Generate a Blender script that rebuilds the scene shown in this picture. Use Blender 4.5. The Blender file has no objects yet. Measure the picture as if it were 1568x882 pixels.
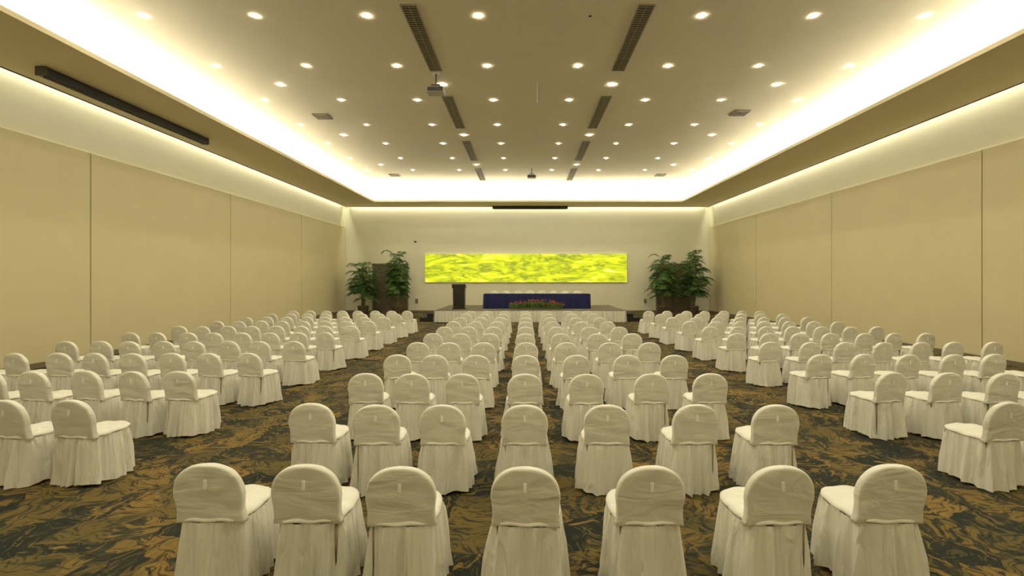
import bpy, math, random
from mathutils import Vector, Matrix
random.seed(7)
F=740.0; H=2.2
sc=bpy.context.scene
try: sc.view_settings.view_transform='Standard'
except Exception: pass
COL=sc.collection

# ---------------- node material helpers ----------------
def newmat(name):
    m=bpy.data.materials.new(name); m.use_nodes=True
    nt=m.node_tree; nt.nodes.clear()
    out=nt.nodes.new('ShaderNodeOutputMaterial')
    b=nt.nodes.new('ShaderNodeBsdfPrincipled')
    nt.links.new(b.outputs[0],out.inputs[0])
    return m,nt,b
def lk(nt,a,b): nt.links.new(a,b)
def ramp(nt,fac,stops,interp='LINEAR'):
    r=nt.nodes.new('ShaderNodeValToRGB'); r.color_ramp.interpolation=interp
    e=r.color_ramp.elements
    while len(e)<len(stops): e.new(0.5)
    for i,(p,c) in enumerate(stops):
        e[i].position=p; e[i].color=(c[0],c[1],c[2],1)
    lk(nt,fac,r.inputs[0]); return r.outputs[0]
def noise(nt,vec,scale,detail=4,rough=.5,dist=0):
    n=nt.nodes.new('ShaderNodeTexNoise'); n.inputs['Scale'].default_value=scale
    n.inputs['Detail'].default_value=detail; n.inputs['Roughness'].default_value=rough
    n.inputs['Distortion'].default_value=dist
    if vec is not None: lk(nt,vec,n.inputs['Vector'])
    return n
def mathn(nt,op,a,b=None):
    n=nt.nodes.new('ShaderNodeMath'); n.operation=op
    for i,v in enumerate((a,b)):
        if v is None: continue
        if isinstance(v,(int,float)): n.inputs[i].default_value=v
        else: lk(nt,v,n.inputs[i])
    return n.outputs[0]
def mixc(nt,fac,a,b,mode='MIX'):
    n=nt.nodes.new('ShaderNodeMix'); n.data_type='RGBA'; n.blend_type=mode
    if isinstance(fac,(int,float)): n.inputs[0].default_value=fac
    else: lk(nt,fac,n.inputs[0])
    for idx,v in ((6,a),(7,b)):
        if isinstance(v,tuple): n.inputs[idx].default_value=(v[0],v[1],v[2],1)
        else: lk(nt,v,n.inputs[idx])
    return n.outputs[2]
def simple(name,c,rough=.6,var=.08,scale=6,metal=0,bump=0,bscale=80,coords='Object'):
    m,nt,b=newmat(name)
    tc=nt.nodes.new('ShaderNodeTexCoord')
    n=noise(nt,tc.outputs[coords],scale)
    lo=tuple(v*(1-var) for v in c); hi=tuple(min(1,v*(1+var)) for v in c)
    col=ramp(nt,n.outputs[0],[(.3,lo),(.7,hi)])
    lk(nt,col,b.inputs['Base Color'])
    b.inputs['Roughness'].default_value=rough; b.inputs['Metallic'].default_value=metal
    if bump>0:
        n2=noise(nt,tc.outputs[coords],bscale,6,.6)
        bp=nt.nodes.new('ShaderNodeBump'); bp.inputs['Strength'].default_value=bump
        bp.inputs['Distance'].default_value=.01
        lk(nt,n2.outputs[0],bp.inputs['Height']); lk(nt,bp.outputs[0],b.inputs['Normal'])
    return m
def emis(name,c,s):
    m,nt,b=newmat(name)
    b.inputs['Base Color'].default_value=(*c,1)
    b.inputs['Emission Color'].default_value=(*c,1); b.inputs['Emission Strength'].default_value=s
    return m

M={}
M['panel']=simple('beige_acoustic_panel',(.70,.615,.38),.85,.02,1.2,bump=.12,bscale=120)
M['plaster']=simple('cream_plaster',(.76,.72,.54),.8,.02,1.0,bump=.05)
M['backwall']=simple('back_wall_plaster',(.78,.75,.58),.8,.02,1.0,bump=.05)
M['ceil']=simple('ceiling_plaster',(.63,.555,.395),.85,.02,.6,bump=.04)
M['soffit']=simple('soffit_plaster',(.70,.61,.40),.85,.02,.6,bump=.04)
M['cove']=simple('cove_white',(.85,.85,.82),.8,.02,.6)
M['seam']=simple('seam_dark',(.20,.17,.10),.7)
M['trim']=simple('dark_trim',(.2,.17,.1),.6)
M['black']=simple('black_plastic',(.015,.014,.012),.4)
M['dkmetal']=simple('dark_metal',(.09,.085,.07),.4,metal=.5)
M['grey']=simple('projector_grey',(.35,.33,.28),.5)
M['white']=simple('white_metal',(.75,.73,.65),.5)
M['grille']=simple('grille_slat',(.24,.20,.12),.6)
M['grillebk']=simple('grille_dark',(.045,.037,.022),.8)
M['door']=simple('door_laminate',(.16,.135,.085),.45,.12,3)
M['doorframe']=simple('door_frame',(.24,.21,.14),.5)
M['lamp']=emis('downlight_lamp',(1,.91,.67),820)
M['leaf']=simple('palm_leaf',(.05,.13,.025),.5,.5,5)
M['leaf2']=simple('palm_leaf_light',(.12,.24,.05),.5,.4,5)
M['stem']=simple('palm_stem',(.13,.14,.05),.6,.3,9)
M['pot']=simple('planter_glaze',(.10,.075,.045),.5,.2,8)
M['soil']=simple('soil',(.03,.02,.012),.95,.3,20)
M['navy']=simple('navy_tablecloth',(.010,.014,.09),.75,.15,5)
M['navytop']=simple('navy_table_top',(.018,.02,.075),.7,.1,5)
M['wood']=simple('lectern_wood',(.022,.015,.010),.35,.3,6)
M['stagetop']=simple('stage_carpet',(.16,.14,.10),.95,.2,10,bump=.3)
M['stepcol']=simple('step_black',(.02,.018,.015),.8,.2,10)
M['petal1']=simple('petal_orange',(.75,.16,.02),.6,.3,9)
M['petal2']=simple('petal_red',(.5,.02,.03),.6,.3,9)
M['metalleg']=simple('chair_leg_metal',(.25,.22,.15),.4,metal=.7)
M['tag']=simple('fabric_tag',(.95,.94,.88),.8)

def fabric(name,c,bs=.35,scl=(.6,1,1.6),rot=(.2,.6,0),nsc=4.5):
    m,nt,b=newmat(name)
    tc=nt.nodes.new('ShaderNodeTexCoord'); oi=nt.nodes.new('ShaderNodeObjectInfo')
    add=nt.nodes.new('ShaderNodeVectorMath'); add.operation='ADD'
    mul=nt.nodes.new('ShaderNodeVectorMath'); mul.operation='SCALE'
    cmb=nt.nodes.new('ShaderNodeCombineXYZ')
    lk(nt,oi.outputs['Random'],cmb.inputs[0]); lk(nt,oi.outputs['Random'],cmb.inputs[1])
    lk(nt,cmb.outputs[0],mul.inputs[0]); mul.inputs['Scale'].default_value=37
    lk(nt,tc.outputs['Object'],add.inputs[0]); lk(nt,mul.outputs[0],add.inputs[1])
    n=noise(nt,add.outputs[0],5,4,.5)
    col=ramp(nt,n.outputs[0],[(.3,tuple(v*.97 for v in c)),(.7,c)])
    lk(nt,col,b.inputs['Base Color']); b.inputs['Roughness'].default_value=.5
    b.inputs['Sheen Weight'].default_value=.1
    mp=nt.nodes.new('ShaderNodeMapping'); mp.inputs['Rotation'].default_value=rot; mp.inputs['Scale'].default_value=scl
    lk(nt,add.outputs[0],mp.inputs['Vector'])
    n1=noise(nt,mp.outputs[0],nsc,3,.45,.8)
    bp=nt.nodes.new('ShaderNodeBump'); bp.inputs['Strength'].default_value=bs; bp.inputs['Distance'].default_value=.06
    lk(nt,n1.outputs[0],bp.inputs['Height']); lk(nt,bp.outputs[0],b.inputs['Normal'])
    return m
M['fabric']=fabric('chair_cover_fabric',(.85,.83,.735),.40)
M['cskirt']=fabric('chair_skirt_fabric',(.85,.83,.735),.7,(1.6,1.6,.45),(0,0,0),7)
M['skirt']=fabric('stage_skirt_fabric',(.76,.74,.64),.15)

# carpet
m,nt,b=newmat('swirl_leaf_carpet'); M['carpet']=m
tc=nt.nodes.new('ShaderNodeTexCoord'); O=tc.outputs['Object']
wn=noise(nt,O,2.4,2,.5)
sub=nt.nodes.new('ShaderNodeVectorMath'); sub.operation='MULTIPLY_ADD'
lk(nt,wn.outputs['Color'],sub.inputs[0]); sub.inputs[1].default_value=(.42,.42,0); lk(nt,O,sub.inputs[2])
V=sub.outputs[0]
def layer(vscale,wscale,dist,off):
    of=nt.nodes.new('ShaderNodeVectorMath'); of.operation='ADD'; lk(nt,V,of.inputs[0]); of.inputs[1].default_value=(off,off*.7,0)
    vo=nt.nodes.new('ShaderNodeTexVoronoi'); vo.inputs['Scale'].default_value=vscale; lk(nt,of.outputs[0],vo.inputs['Vector'])
    sep=nt.nodes.new('ShaderNodeSeparateColor'); lk(nt,vo.outputs['Color'],sep.inputs[0])
    rot=nt.nodes.new('ShaderNodeVectorRotate'); rot.rotation_type='Z_AXIS'
    lk(nt,of.outputs[0],rot.inputs['Vector']); lk(nt,mathn(nt,'MULTIPLY',sep.outputs[0],6.28),rot.inputs['Angle'])
    st=nt.nodes.new('ShaderNodeMapping'); st.inputs['Scale'].default_value=(1,.16,1); lk(nt,rot.outputs[0],st.inputs['Vector'])
    n=noise(nt,st.outputs[0],wscale,2,.5,dist)
    return sep,n.outputs[0],vo
sep,st1,vo1=layer(2.6,19.0,.2,0)
sep2,st2,vo2=layer(4.2,30.0,.2,5.3)
gold=mixc(nt,sep.outputs[1],(.12,.098,.036),(.29,.185,.055))
slate=mixc(nt,sep.outputs[2],(.026,.032,.027),(.075,.070,.038))
patch=noise(nt,O,2.2,3,.55,.6)
bias=mathn(nt,'MULTIPLY',mathn(nt,'SUBTRACT',patch.outputs[0],.50),.62)
cellb=mathn(nt,'MULTIPLY',mathn(nt,'SUBTRACT',sep.outputs[2],.5),.20)
s1=mathn(nt,'ADD',mathn(nt,'ADD',st1,bias),cellb)
mask=ramp(nt,s1,[(.49,(0,0,0)),(.54,(1,1,1))])
c1=mixc(nt,mask,slate,gold)
fine=ramp(nt,st2,[(.41,(1,1,1)),(.46,(0,0,0))])
c2=mixc(nt,mathn(nt,'MULTIPLY',fine,.72),c1,(.024,.030,.026))
fine2=ramp(nt,st2,[(.57,(0,0,0)),(.61,(1,1,1))])
c3=mixc(nt,mathn(nt,'MULTIPLY',fine2,.50),c2,(.155,.118,.045))
fn=noise(nt,O,60,2,.6); c4=mixc(nt,.3,c3,ramp(nt,fn.outputs[0],[(.3,(.55,.55,.55)),(.7,(1,1,1))]),'MULTIPLY')
lk(nt,c4,b.inputs['Base Color']); b.inputs['Roughness'].default_value=.95
b.inputs['Specular IOR Level'].default_value=.15
bp=nt.nodes.new('ShaderNodeBump'); bp.inputs['Strength'].default_value=.3; bp.inputs['Distance'].default_value=.01
lk(nt,noise(nt,O,150,2,.6).outputs[0],bp.inputs['Height']); lk(nt,bp.outputs[0],b.inputs['Normal'])

# onyx
m,nt,b=newmat('backlit_onyx'); M['onyx']=m
tc=nt.nodes.new('ShaderNodeTexCoord'); mp=nt.nodes.new('ShaderNodeMapping')
mp.inputs['Rotation'].default_value=(0,math.radians(26),0); mp.inputs['Scale'].default_value=(.55,1,1.7)
lk(nt,tc.outputs['Object'],mp.inputs['Vector'])
n=noise(nt,mp.outputs[0],.9,3,.45,1.8)
mp2=nt.nodes.new('ShaderNodeMapping'); mp2.inputs['Rotation'].default_value=(0,math.radians(-20),0); mp2.inputs['Scale'].default_value=(.5,1,2.0)
lk(nt,tc.outputs['Object'],mp2.inputs['Vector'])
n2=noise(nt,mp2.outputs[0],1.2,4,.5,1.4)
v1=mathn(nt,'ABSOLUTE',mathn(nt,'SUBTRACT',n.outputs[0],.5)); v2=mathn(nt,'ABSOLUTE',mathn(nt,'SUBTRACT',n2.outputs[0],.5))
s=mathn(nt,'ADD',mathn(nt,'MULTIPLY',v1,2.8),mathn(nt,'MULTIPLY',v2,2.2))
big=noise(nt,mp.outputs[0],.9,2,.5,.5)
s=mathn(nt,'ADD',s,mathn(nt,'MULTIPLY',mathn(nt,'SUBTRACT',big.outputs[0],.5),1.0))
col=ramp(nt,s,[(.02,(.28,.33,.03)),(.20,(.42,.50,.02)),(.42,(.60,.70,.015)),(.70,(.84,.86,.04)),(.95,(.98,.96,.32))])
lk(nt,col,b.inputs['Base Color']); lk(nt,col,b.inputs['Emission Color']); b.inputs['Emission Strength'].default_value=.78
b.inputs['Roughness'].default_value=.3

# ---------------- mesh builder ----------------
class MB:
    def __init__(s): s.v=[]; s.f=[]; s.mi=[]; s.mats=[]; s.sm=[]
    def mid(s,k):
        if k not in s.mats: s.mats.append(k)
        return s.mats.index(k)
    def face(s,idx,k,smooth=False): s.f.append(tuple(idx)); s.mi.append(s.mid(k)); s.sm.append(smooth)
    def box(s,x0,x1,y0,y1,z0,z1,k,mat=None):
        n=len(s.v)
        P=[(x0,y0,z0),(x1,y0,z0),(x1,y1,z0),(x0,y1,z0),(x0,y0,z1),(x1,y0,z1),(x1,y1,z1),(x0,y1,z1)]
        if mat is not None: P=[tuple(mat@Vector(p)) for p in P]
        s.v+=P
        for q in ((0,3,2,1),(4,5,6,7),(0,1,5,4),(1,2,6,5),(2,3,7,6),(3,0,4,7)): s.face([n+i for i in q],k)
    def tube(s,pts,rads,k,seg=8,cap=True):
        pts=[Vector(p) for p in pts]; n0=len(s.v)
        for i,p in enumerate(pts):
            d=(pts[min(i+1,len(pts)-1)]-pts[max(i-1,0)])
            if d.length<1e-6: d=Vector((0,0,1))
            d.normalize(); a=d.orthogonal() if abs(d.z)<.99 else Vector((1,0,0)); 
            a=(a-d*a.dot(d)).normalized(); bb=d.cross(a)
            r=rads[i] if isinstance(rads,(list,tuple)) else rads
            for j in range(seg):
                t=2*math.pi*j/seg; s.v.append(tuple(p+(a*math.cos(t)+bb*math.sin(t))*r))
        for i in range(len(pts)-1):
            for j in range(seg):
                s.face((n0+i*seg+j,n0+i*seg+(j+1)%seg,n0+(i+1)*seg+(j+1)%seg,n0+(i+1)*seg+j),k,True)
        if cap:
            s.face([n0+j for j in range(seg)][::-1],k); s.face([n0+(len(pts)-1)*seg+j for j in range(seg)],k)
    def lathe(s,cx,cy,prof,k,seg=24):
        n0=len(s.v)
        for r,z in prof:
            for j in range(seg):
                t=2*math.pi*j/seg; s.v.append((cx+r*math.cos(t),cy+r*math.sin(t),z))
        for i in range(len(prof)-1):
            for j in range(seg):
                s.face((n0+i*seg+j,n0+i*seg+(j+1)%seg,n0+(i+1)*seg+(j+1)%seg,n0+(i+1)*seg+j),k,True)
    def mesh(s,name):
        me=bpy.data.meshes.new(name); me.from_pydata(s.v,[],s.f)
        for k in s.mats: me.materials.append(M[k])
        me.polygons.foreach_set('material_index',s.mi); me.polygons.foreach_set('use_smooth',s.sm)
        me.update(); return me
    def obj(s,name,loc=(0,0,0),rz=0,bevel=0,parent=None):
        o=bpy.data.objects.new(name,s.mesh(name)); o.location=loc; o.rotation_euler=(0,0,rz); COL.objects.link(o)
        if bevel>0:
            md=o.modifiers.new('bevel','BEVEL'); md.width=bevel; md.segments=2; md.limit_method='ANGLE'
        if parent: o.parent=parent
        return o
def one(name,*a,k='plaster',bevel=0):
    m=MB(); m.box(*a,k); return m.obj(name,bevel=bevel)

# ---------------- room shell ----------------
XL,XR,YB,YF=-12.2,12.5,32.6,-3.0
ZS=7.05; ZC=8.70
SL,SR,SB=-9.45,9.82,30.2       # inner soffit edges
RL,RR,RB=-11.45,11.80,32.15    # cove recess walls
one('floor',XL-.2,XR+.2,YF-.2,YB+.2,-.15,0,k='carpet')
one('ceiling',XL-.2,XR+.2,YF-.2,YB+.2,ZC,ZC+.2,k='ceil')
one('wall_left',XL-.2,XL,YF,YB,0,ZC,k='plaster')
one('wall_right',XR,XR+.2,YF,YB,0,ZC,k='plaster')
one('wall_back',XL-.2,XR+.2,YB,YB+.2,0,ZC,k='backwall')
one('wall_front',XL-.2,XR+.2,YF-.2,YF,0,ZC,k='plaster')
# acoustic panels with seams (left & right)
def seams(side):
    m=MB(); 
    ys=[13.5-6.35*3,13.5-6.35*2,13.5-6.35,13.5,19.9,26.2,YB-.02] if side<0 else [13.15-6.3*3,13.15-6.3*2,13.15-6.3,13.15,19.6,26.0,YB-.02]
    ys=[max(y,YF+.01) for y in ys]
    for a,b_ in zip(ys[:-1],ys[1:]):
        if b_-a<.1: continue
        if side<0: m.box(XL+.002,XL+.07,a+.015,b_-.015,.12,5.74,'panel')
        else: m.box(XR-.07,XR-.002,a+.015,b_-.015,.12,5.74,'panel')
    for y in ys[:-1]:
        if side<0: m.box(XL+.002,XL+.045,y-.015,y+.015,.12,5.74,'seam')
        else: m.box(XR-.045,XR-.002,y-.015,y+.015,.12,5.74,'seam')
    return m
seams(-1).obj('trim_1_acoustic_panels',bevel=.01); seams(1).obj('trim_2_acoustic_panels',bevel=.01)
one('baseboard_left',XL+.002,XL+.08,YF,YB-.02,0,.12,k='trim')
one('baseboard_right',XR-.08,XR-.002,YF,YB-.02,0,.12,k='trim')
one('baseboard_back',XL+.1,XR-.1,YB-.03,YB-.002,0,.12,k='trim')
# soffit
m=MB(); g=.28
m.box(XL+g,SL,YF,YB-g,ZS,ZS+.1,'soffit'); m.box(SR,XR-g,YF,YB-g,ZS,ZS+.1,'soffit')
m.box(SL,SR,SB,YB-g,ZS,ZS+.1,'soffit')
m.box(XL+g-.03,XL+g,YF,YB-g+.03,ZS-.02,ZS+.16,'trim'); m.box(XR-g,XR-g+.03,YF,YB-g+.03,ZS-.02,ZS+.16,'trim')
m.box(XL+g,XR-g,YB-g,YB-g+.03,ZS-.01,ZS+.16,'soffit')
m.obj('ceiling_soffit')
m=MB()
m.box(RL-.05,RL,YF,RB+.05,ZS+.1,ZC,'cove'); m.box(RR,RR+.05,YF,RB+.05,ZS+.1,ZC,'cove')
m.box(RL,RR,RB,RB+.05,ZS+.1,ZC,'cove')
m.box(RL,SL-.02,YF,RB,ZS+.1,ZS+.12,'cove'); m.box(SR+.02,RR,YF,RB,ZS+.1,ZS+.12,'cove'); m.box(SL-.02,SR+.02,SB+.02,RB,ZS+.1,ZS+.12,'cove')
m.obj('ceiling_cove')

def area(name,loc,sx,sy,power,color,d=(0,0,1),long='Y'):
    l=bpy.data.lights.new(name,'AREA'); l.shape='RECTANGLE'; l.size=sx; l.size_y=sy; l.energy=power; l.color=color
    o=bpy.data.objects.new(name,l); o.location=loc
    z=-Vector(d).normalized()                       # local +Z opposes emission
    if long=='Y': y=Vector((0,1,0)); x=y.cross(z).normalized(); y=z.cross(x)
    else:
        # long axis along X: swap sizes so that local X runs along world X
        x=Vector((1,0,0)); y=z.cross(x).normalized(); x=y.cross(z)
    o.rotation_euler=Matrix((x,y,z)).transposed().to_euler(); COL.objects.link(o); return o
CW=(1,.99,.92)
L=RB-YF; cy=(RB+YF)/2
area('cove_light',((-11.05),cy,ZS+.30),.16,L-1,800,CW,(-1.0,0,1))
area('cove_light',((11.4),cy,ZS+.30),.16,L-1,800,CW,(1.0,0,1))
area('cove_light',((SL+SR)/2,31.75,ZS+.30),SR-SL+3,.16,290,CW,(0,1.2,1),'X')
SW=(1,.955,.75)
DN=(0,0,-1)
area('wall_wash_light',(XL+.15,cy,ZS+.35),.1,L,340,SW,DN)
area('wall_wash_light',(XR-.15,cy,ZS+.35),.1,L,340,SW,DN)
area('wall_wash_light',((XL+XR)/2,YB-.15,ZS+.35),XR-XL-1,.1,270,SW,DN,'X')

# ---------------- downlights ----------------
m=MB()
def disc(x,y,r,on=True):
    n=len(m.v); S=12
    for rr,z in ((r*1.5,ZC-.012),(r,ZC-.015),):
        for j in range(S):
            t=2*math.pi*j/S; m.v.append((x+rr*math.cos(t),y+rr*math.sin(t),z))
    for j in range(S):
        a=n+j; b2=n+(j+1)%S
        m.face((a,b2,b2+S,a+S)[::-1],'white')
    m.face([n+S+j for j in range(S)][::-1],'lamp' if on else 'grillebk')
cols=[-9.4+i*2.75 for i in range(8)]
rows=[11.9+2.79*i for i in range(-4,8)]
for r_i,y in enumerate(rows):
    for c_i,x in enumerate(cols):
        if y>31.8: continue
        disc(x,y,.048, not (r_i==4 and c_i==4))
for y in (-.9,4.8,10.5,16.1,21.7,27.3):
    for x in (-8.15,-2.75,2.9,8.4): disc(x,y,.066)
m.obj('recessed_downlights')

# ---------------- ceiling grilles ----------------
def grille(x,y0,y1,w=.40):
    g=MB(); L=y1-y0; t=.03
    g.box(-w/2+t,w/2-t,t,L-t,-.012,-.004,'grillebk')
    g.box(-w/2,-w/2+t,0,L,-.03,0,'grille'); g.box(w/2-t,w/2,0,L,-.03,0,'grille')
    g.box(-w/2+t,w/2-t,0,t,-.03,0,'grille'); g.box(-w/2+t,w/2-t,L-t,L,-.03,0,'grille')
    n=int(L/.10)
    for i in range(1,n):
        yy=L*i/n; g.box(-w/2+t,w/2-t,yy-.018,yy+.018,-.026,-.012,'grille')
    g.box(-.008,.008,t,L-t,-.028,-.012,'grille')
    g.obj('ceiling_air_grille',(x,y0,ZC))
for x in (-2.76,2.88):
    for y0,y1 in ((5.8,9.4),(11.4,15.0),(17.1,20.7),(22.7,26.3),(28.3,31.6)): grille(x,y0,y1)
def sqd(x,y):
    g=MB()
    for i,s_ in enumerate((.30,.23,.16,.09)):
        a=s_; b_=s_-.035; z=-.035+.006*i
        g.box(-a,a,-a,-b_,z-.01,0,'grille'); g.box(-a,a,b_,a,z-.01,0,'grille'); g.box(-a,-b_,-b_,b_,z-.01,0,'grille'); g.box(b_,a,-b_,b_,z-.01,0,'grille')
    g.box(-.29,.29,-.29,.29,-.006,0,'grillebk')
    g.obj('ceiling_air_diffuser',(x,y,ZC))
for p in ((-8.05,19.2),(8.36,18.8),(-8.1,30.0),(8.4,30.0)): sqd(*p)

# ---------------- projectors ----------------
def projector(x,y,drop,s=1):
    g=MB()
    g.box(-.1,.1,-.1,.1,-.03,0,'white'); g.tube([(0,0,-.03),(0,0,-drop)],.025,'dkmetal',10)
    g.box(-.14,.14,-.12,.12,-drop-.03,-drop,'dkmetal')
    for sx in (-.13,.13): g.box(sx-.012,sx+.012,-.02,.02,-drop-.12,-drop-.02,'dkmetal')
    g.box(-.26,.26,-.2,.2,-drop-.26,-drop-.09,'grey')
    g.tube([(.1,.2,-drop-.17),(.1,.27,-drop-.17)],[.07,.06],'black',16)
    g.box(-.24,.24,-.206,-.2,-drop-.24,-drop-.11,'dkmetal')
    for i in range(6): g.box(-.22+.03*i,-.205+.03*i,-.212,-.204,-drop-.22,-drop-.13,'black')
    o=g.obj('ceiling_projector',(x,y,ZC),bevel=.01); o.scale=(s,s,s)
projector(-2.8,15.2,.4); projector(.38,28.0,.4,.95)
g=MB(); g.tube([(0,0,0),(0,0,-.6)],.008,'white',6); g.lathe(0,0,[(0.001,-.72),(.022,-.71),(.025,-.62),(.01,-.6)],'grey',10); g.obj('hanging_microphone',(.4,15.9,ZC))

# ---------------- screen housings ----------------
g=MB(); L=5.6
g.box(-.11,.11,0,L,-.2,0,'black'); g.box(-.125,.125,-.04,0,-.21,-.0,'dkmetal'); g.box(-.125,.125,L,L+.04,-.21,0,'dkmetal')
g.tube([(.0,.05,-.21),(.0,L-.05,-.21)],.03,'dkmetal',8)
g.obj('retractable_projection_screen',(-11.0,11.0,ZS-.004),bevel=.02)
g=MB(); L=4.9
g.box(0,L,-.1,.1,-.17,0,'black'); g.box(-.04,0,-.115,.115,-.18,0,'dkmetal'); g.box(L,L+.04,-.115,.115,-.18,0,'dkmetal')
g.tube([(.05,0,-.18),(L-.05,0,-.18)],.025,'dkmetal',8)
g.obj('retractable_projection_screen',(-2.12,31.95,ZS-.004),bevel=.02)

# ---------------- onyx panel ----------------
g=MB(); x0,x1,z0,z1=-6.72,6.85,2.02,3.91
n=6
for i in range(n):
    a=x0+(x1-x0)*i/n; b_=x0+(x1-x0)*(i+1)/n
    g.box(a+.004,b_-.004,-.12,-.09,z0,z1,'onyx')
g.box(x0-.02,x1+.02,-.09,-.003,z0-.02,z1+.02,'white')
g.obj('backlit_onyx_panel',(0,YB,0))

# ---------------- doors ----------------
def door(name,x0,x1,z1):
    g=MB(); t=.08
    g.box(x0-t,x0,-.1,-.003,0,z1+t,'doorframe'); g.box(x1,x1+t,-.1,-.003,0,z1+t,'doorframe'); g.box(x0-t,x1+t,-.1,-.003,z1,z1+t,'doorframe')
    xm=(x0+x1)/2
    for a,b_ in ((x0+.01,xm-.006),(xm+.006,x1-.01)):
        g.box(a,b_,-.06,-.004,.01,z1-.01,'door')
        g.box(a+.15,b_-.15,-.068,-.06,.25,1.0,'door'); g.box(a+.15,b_-.15,-.068,-.06,1.2,z1-.25,'door')
        e=b_-.12 if b_<xm else a+.12
        g.tube([(e,-.12,.95),(e,-.12,1.35)],.014,'dkmetal',8); g.box(e-.01,e+.01,-.12,-.06,.98,1.0,'dkmetal'); g.box(e-.01,e+.01,-.12,-.06,1.3,1.32,'dkmetal')
    g.obj(name,(0,YB,0),bevel=.004)
door('door_1',-10.2,-7.95,3.2); door('door_2',8.9,11.1,3.2)
# small wall fittings
g=MB(); g.box(-.07,.07,-.05,0,-.05,.05,'black'); g.tube([(0,-.05,0),(0,-.12,-.02)],.03,'dkmetal',10); g.obj('wall_camera_sensor',(-7.4,YB-.003,4.75))  # small camera sensor mounted on the back wall
for x in (-8.6+1.3,8.1):
    g=MB(); g.box(-.12,.12,-.03,0,-.2,.2,'white'); g.box(-.09,.09,-.035,-.03,-.15,.15,'grille'); g.obj('wall_return_vent',(x,YB-.003,.75))

# ---------------- stage ----------------
SX0,SX1,SY0,SY1,SZ=-4.6,5.13,24.67,29.6,.63
g=MB()
g.box(SX0+.06,SX1-.06,SY0+.06,SY1-.06,0,SZ-.04,'stepcol')
g.box(SX0,SX1,SY0,SY1,SZ-.04,SZ,'stagetop')
# pleated skirt
def pleat(g,pts,z0,z1,k,pitch=.16,amp=.035,levels=5):
    for (a,b_) in zip(pts[:-1],pts[1:]):
        a=Vector(a); b_=Vector(b_); Ln=(b_-a).length; d=(b_-a)/Ln; nrm=Vector((d.y,-d.x)); N=int(Ln/pitch*6); n0=len(g.v)
        for l in range(levels):
            s_=l/(levels-1); z=z1+(z0-z1)*s_
            for i in range(N+1):
                u=Ln*i/N; ph=2*math.pi*u/pitch
                off=amp*(.35+.65*s_)*(math.sin(ph+.5*math.sin(u*3.1))+.3*math.sin(2.3*ph*.37+1))
                p=a+d*u+nrm*(off+.03+.01*s_); g.v.append((p.x,p.y,z))
        for l in range(levels-1):
            for i in range(N):
                q=n0+l*(N+1)+i; g.face((q,q+1,q+N+2,q+N+1)[::-1],k,True)
pleat(g,[(SX0,SY1),(SX0,SY0),(SX1,SY0),(SX1,SY1)],.02,SZ-.03,'skirt',.18,.045)
g.obj('stage_platform')
def steps(x,sgn,name='stage_steps'):
    g=MB()
    for i,h in enumerate((.42,.21)):
        a=x+sgn*(.38*i); b_=x+sgn*(.38*(i+1)); lo,hi=min(a,b_),max(a,b_)
        g.box(lo,hi,0,1.2,0,h-.04,'stepcol'); g.box(lo-.01,hi+.01,-.02,1.22,h-.04,h,'stepcol')
    g.obj(name,(0,SY0+.5,0),bevel=.008)
steps(SX0-.12,-1); steps(SX1+.12,1)

# head table
g=MB(); TX0,TX1,TY=-2.21,3.48,26.0; tz=SZ+.80
g.box(TX0,TX1,TY,TY+.75,tz-.03,tz,'navytop')
pleat(g,[(TX0,TY+.75),(TX0,TY),(TX1,TY),(TX1,TY+.75)],SZ+.01,tz-.01,'navy',.14,.02)
for x in (TX0+.1,0.6,TX1-.1):
    for y in (TY+.1,TY+.65): g.tube([(x,y,SZ),(x,y,tz-.03)],.02,'dkmetal',8)
g.obj('conference_table')
for i in range(8):
    x=TX0+.4+i*.7
    gg=MB(); gg.lathe(0,0,[(.001,0),(.03,0),(.035,.13),(.031,.13),(.027,.01)],'white',12); gg.obj('water_glass',(x,TY+.3,tz))

# lectern
g=MB()
def taper(g,x0,x1,y0,y1,z0,X0,X1,Y0,Y1,z1,k,slope=0):
    n=len(g.v); g.v+=[(x0,y0,z0),(x1,y0,z0),(x1,y1,z0),(x0,y1,z0),(X0,Y0,z1+slope),(X1,Y0,z1+slope),(X1,Y1,z1),(X0,Y1,z1)]
    for q in ((0,3,2,1),(4,5,6,7),(0,1,5,4),(1,2,6,5),(2,3,7,6),(3,0,4,7)): g.face([n+i for i in q],k)
g.box(-.34,.34,-.02,.5,0,.07,'wood')
taper(g,-.30,.30,.0,.45,.07,-.31,.31,-.02,.46,1.12,'wood')
taper(g,-.36,.36,-.06,.52,1.12,-.36,.36,-.06,.52,1.17,'wood',.16)
g.box(-.22,.22,-.012,.0,.25,.95,'black')
g.tube([(0,.1,1.3),(0,.12,1.42),(0,.2,1.5),(0,.27,1.5)],.008,'dkmetal',6); g.tube([(0,.25,1.5),(0,.31,1.5)],.018,'black',8)
g.obj('lectern',(-3.5,25.5,SZ),bevel=.01)

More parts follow.
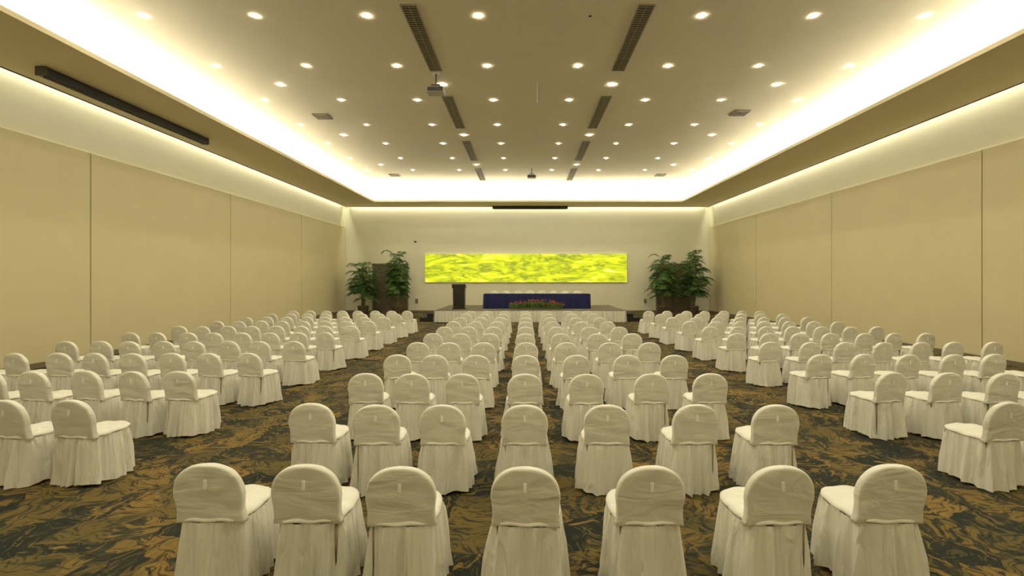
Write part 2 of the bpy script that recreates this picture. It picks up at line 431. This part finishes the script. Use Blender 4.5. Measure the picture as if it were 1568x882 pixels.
# flower arrangement
g=MB(); rnd=random.Random(3)
FX0,FX1=-.85,2.0
g.box(FX0+.1,FX1-.1,-.14,.14,0,.10,'pot')
for i in range(560):
    x=rnd.uniform(FX0,FX1); y=rnd.uniform(-.18,.18); 
    env=.22+.16*math.sin(math.pi*(x-FX0)/(FX1-FX0))
    h=rnd.uniform(.4,1.15)*env+.08; a=rnd.uniform(0,6.28); lean=rnd.uniform(.02,.18)
    tx=x+lean*math.cos(a); ty=y+lean*math.sin(a); w=rnd.uniform(.012,.03)
    n=len(g.v); px,py=-math.sin(a)*w,math.cos(a)*w; zb=.06
    g.v+=[(x,y,zb),((x+tx)/2+px,(y+ty)/2+py,h*.65),(tx,ty,h),((x+tx)/2-px,(y+ty)/2-py,h*.65)]
    g.face((n,n+1,n+2,n+3),'leaf' if rnd.random()<.5 else 'leaf2')
    if rnd.random()<.32:
        k='petal1' if rnd.random()<.6 else 'petal2'
        for j in range(6):
            b_=j*1.047+a; r=.05; n=len(g.v)
            g.v+=[(tx,ty,h),(tx+r*.6*math.cos(b_-.35),ty+r*.6*math.sin(b_-.35),h+.03),(tx+r*math.cos(b_),ty+r*math.sin(b_),h+.045),(tx+r*.6*math.cos(b_+.35),ty+r*.6*math.sin(b_+.35),h+.03)]
            g.face((n,n+1,n+2,n+3),k)
g.obj('flower_arrangement',(0,25.35,SZ))

# ---------------- palms ----------------
def palm(x,y,ht,seed,spread=1.0,nst=9,lowest=.30):
    r=random.Random(seed); g=MB()
    g.lathe(0,0,[(.001,0),(.24,0),(.30,.12),(.34,.42),(.36,.47),(.36,.52),(.31,.52),(.30,.46)],'pot',24)
    g.lathe(0,0,[(.30,.46),(.001,.47)],'soil',24)
    for s_ in range(nst):
        a=s_*2.4+r.uniform(-.3,.3); h=ht*(lowest+(.88-lowest)*((s_+1)/nst)); ln=r.uniform(.08,.34)*spread
        pts=[]
        for i in range(7):
            t=i/6; pts.append(Vector((math.cos(a)*(.08+ln*t*t),math.sin(a)*(.08+ln*t*t),.46+(h-.46)*t)))
        g.tube(pts,[.028-.014*i/6 for i in range(7)],'stem',6)
        nf=r.randint(7,9)
        for f in range(nf):
            t=.45+.55*(f+1)/nf; bi=min(int(t*6),5); base=pts[bi].lerp(pts[bi+1],t*6-bi)
            fa=a+r.uniform(-1.2,1.2)+f*2.3; fl=r.uniform(.7,1.1)*spread
            up=r.uniform(.6,1.5) if f<nf-1 else 1.9
            if base.z+up*fl*.5>ht: up=max(.35,(ht-base.z)/fl/.5)
            k='leaf' if r.random()<.6 else 'leaf2'
            rp=[]
            for i in range(12):
                u=i/11; rp.append(base+Vector((math.cos(fa)*fl*u,math.sin(fa)*fl*u,fl*(up*u-(up*.55+.45)*u*u))))
            g.tube(rp,[.008*(1-.7*i/11) for i in range(12)],'stem',4,False)
            for i in range(1,12):
                d=(rp[i]-rp[i-1]).normalized(); side=d.cross(Vector((0,0,1))).normalized()
                ll=.40*math.sin(math.pi*(.12+.85*i/12))*r.uniform(.8,1.1)
                for sg in (-1,1):
                    tip=rp[i]+side*sg*ll*.85+d*ll*.5-Vector((0,0,ll*r.uniform(.15,.5)))
                    mid=rp[i].lerp(tip,.45)+Vector((0,0,.025)); w=d*.034
                    n=len(g.v); g.v+=[tuple(rp[i]),tuple(mid+w),tuple(tip),tuple(mid-w)]
                    g.face((n,n+1,n+2,n+3),k)
    g.obj('potted_palm',(x,y,0))
palm(-10.35,30.9,3.55,11,.90,12)
palm(-8.25,31.1,4.3,12,.72,13)
palm(8.85,31.0,4.05,13,.92,13)
palm(10.75,30.9,4.3,14,.92,14)

# ---------------- covered banquet chair ----------------
def chair_mesh(seed):
    r=random.Random(seed); g=MB(); N=168
    p=[r.uniform(0,6.28) for _ in range(10)]
    cy,hw,hd=.235,.235,.275
    def per(t):
        c,s=math.cos(t),math.sin(t)
        nx=2.5+2.5*max(0,-s) 
        x=hw*math.copysign(abs(c)**(2/nx),c); y=cy+hd*math.copysign(abs(s)**(2/nx),s)
        return Vector((x,y))
    raw=[per(2*math.pi*i/720) for i in range(721)]
    cum=[0]
    for i in range(720): cum.append(cum[-1]+(raw[i+1]-raw[i]).length)
    pts=[];j=0
    for i in range(N):
        tgt=cum[-1]*i/N
        while cum[j+1]<tgt: j+=1
        f=(tgt-cum[j])/max(1e-9,cum[j+1]-cum[j]); pts.append(raw[j].lerp(raw[j+1],f))
    nr=[]
    for i in range(N):
        d=(pts[(i+3)%N]-pts[i-3]); d=Vector((d.y,-d.x)); nr.append(d.normalized())
    def fold(x): return 1-2*abs(math.sin(x/2))**.75
    def rip(u,s):
        w1=u+.12*math.sin(3*u+p[1])+.04*math.sin(7*u+p[7]); 
        a=.75*fold(15*w1+p[0]+.6*s)+.40*math.sin(8*w1+p[2]-.5*s)+.38*fold(25*w1+p[4]+.4*s)*(1-.35*s)
        am=.7+.3*math.sin(2*u+p[8])*math.sin(5*u+p[9])
        return a*am
    LV=14
    for l in range(LV):
        s=l/(LV-1); z=.505-.485*s
        for i in range(N):
            u=2*math.pi*i/N
            off=.006+.05*s**.8+(.008+.046*s**.6)*rip(u,s)+.004*math.sin(44*u+p[5])*(1-s)
            off+=.010*s*math.sin(2*u+p[6])
            q=pts[i]+nr[i]*off
            g.v.append((q.x,q.y,max(.004,z+(.014*math.sin(3*u+p[7])*s))))
    for l in range(LV-1):
        for i in range(N):
            g.face((l*N+i,(l+1)*N+i,(l+1)*N+(i+1)%N,l*N+(i+1)%N),'cskirt',True)
    # seat cushion
    rings=[(1.0,.505),(1.035,.512),(1.03,.524),(.99,.535),(.93,.543),(.75,.550),(.45,.553),(.15,.555)]
    n0=len(g.v); c=Vector((0,cy))
    for sc_,z in rings:
        for i in range(N):
            q=c+(pts[i]-c)*sc_; u=2*math.pi*i/N
            g.v.append((q.x,q.y,z+.004*math.sin(9*u+p[3])*sc_))
    for l in range(len(rings)-1):
        for i in range(N):
            a=n0+l*N+i; b_=n0+l*N+(i+1)%N
            g.face((a,b_,b_+N,a+N),'fabric',True)
    g.face([n0+(len(rings)-1)*N+i for i in range(N)],'fabric',True)
    # back
    out=[]
    zb,za,zt=.495,.70,.925; w=.24
    for i in range(8): t=i/8; out.append((-w+.010*math.sin(t*3.14),zb+(za-zb)*t))
    for i in range(25):
        t=math.pi*(1-i/24); ex=math.copysign(abs(math.cos(t))**.86,math.cos(t)); out.append((w*ex,za+(zt-za)*math.sin(t)**.86 if math.sin(t)>1e-6 else za))
    for i in range(1,9): t=i/8; out.append((w-.010*math.sin((1-t)*3.14),za+(zb-za)*t))
    for i in range(1,8): out.append((w-2*w*i/8,zb))
    K=len(out); cz=.68
    prof=[(1,0),(.998,.012),(.99,.023),(.97,.030),(.92,.033),(.8,.034),(.6,.034),(.4,.034),(.2,.034)]
    def lean(z): return -(z-.5)*.16
    for sg in (-1,1):
        n1=len(g.v)
        for sc_,ty in prof:
            for (x,z) in out:
                X=x*sc_; Z=cz+(z-cz)*sc_
                wr=(.0030*math.sin(19*X+23*Z+p[0])*math.sin(11*Z-9*X+p[1])+.0024*math.sin(36*X-28*Z+p[3])*math.sin(9*X+p[4]))*(1 if ty>.02 else 0)
                g.v.append((X,lean(Z)+sg*(ty)+sg*wr,Z))
        for l in range(len(prof)-1):
            for i in range(K):
                a=n1+l*K+i; b_=n1+l*K+(i+1)%K; q=(a,b_,b_+K,a+K)
                g.face(q if sg<0 else q[::-1],'fabric',True)
        q=[n1+(len(prof)-1)*K+i for i in range(K)]; g.face(q if sg<0 else q[::-1],'fabric',True)
    zt_=.79; y=lean(zt_)-.039
    g.box(-.011,.011,y-.004,y+.006,zt_-.03,zt_+.03,'tag')
    for x in (-.19,.19):
        for yy in (.0,.43): g.tube([(x,yy,0),(x,yy,.5)],.013,'metalleg',8)
    me=g.mesh('banquet_chair_%d'%seed)
    return me
VAR=[chair_mesh(i) for i in range(1,8)]
cr=random.Random(21)
def chair(x,y,rz,z=0,name='banquet_chair'):
    o=bpy.data.objects.new(name,cr.choice(VAR)); o.location=(x,y,z); o.rotation_euler=(0,0,rz); COL.objects.link(o)
D=[3.26+1.625*i for i in range(11)]
ccol=[-2.19,-1.53,-.84,0.01,.85,1.73,2.54]
for i,d in enumerate(D):
    for x in ccol:
        chair(x+cr.uniform(-.02,.02),d+.085+cr.uniform(-.02,.02)+.012*x*x*(1 if x<0 else .4),math.radians(cr.uniform(-4,4)))
lcol=[-4.8-.67*i for i in range(8)]
rcol=[5.03+.755*i for i in range(7)]
for i in range(1,11):
    for x in lcol:
        chair(x+cr.uniform(-.03,.03),D[i]+.30+cr.uniform(-.04,.04),math.radians(-7+cr.uniform(-4,4)))
    for x in rcol:
        chair(x+cr.uniform(-.03,.03),D[i]+.18+cr.uniform(-.04,.04),math.radians(9+cr.uniform(-4,4)))
for i in range(8):
    chair(TX0+.45+i*.68,TY+1.75,math.pi+math.radians(cr.uniform(-3,3)),SZ,'conference_chair')

# ---------------- camera / world ----------------
cam=bpy.data.cameras.new('camera'); co=bpy.data.objects.new('camera',cam); COL.objects.link(co)
co.location=(0,0,H); co.rotation_euler=(math.radians(90),0,0)
cam.sensor_width=36; cam.lens=36*F/1568; cam.shift_x=-20/1568; cam.shift_y=-13/1568; cam.clip_end=200; cam.clip_start=.05
sc.camera=co
w=bpy.data.worlds.new('world'); sc.world=w; w.use_nodes=True
w.node_tree.nodes['Background'].inputs[0].default_value=(.5,.45,.3,1); w.node_tree.nodes['Background'].inputs[1].default_value=.05
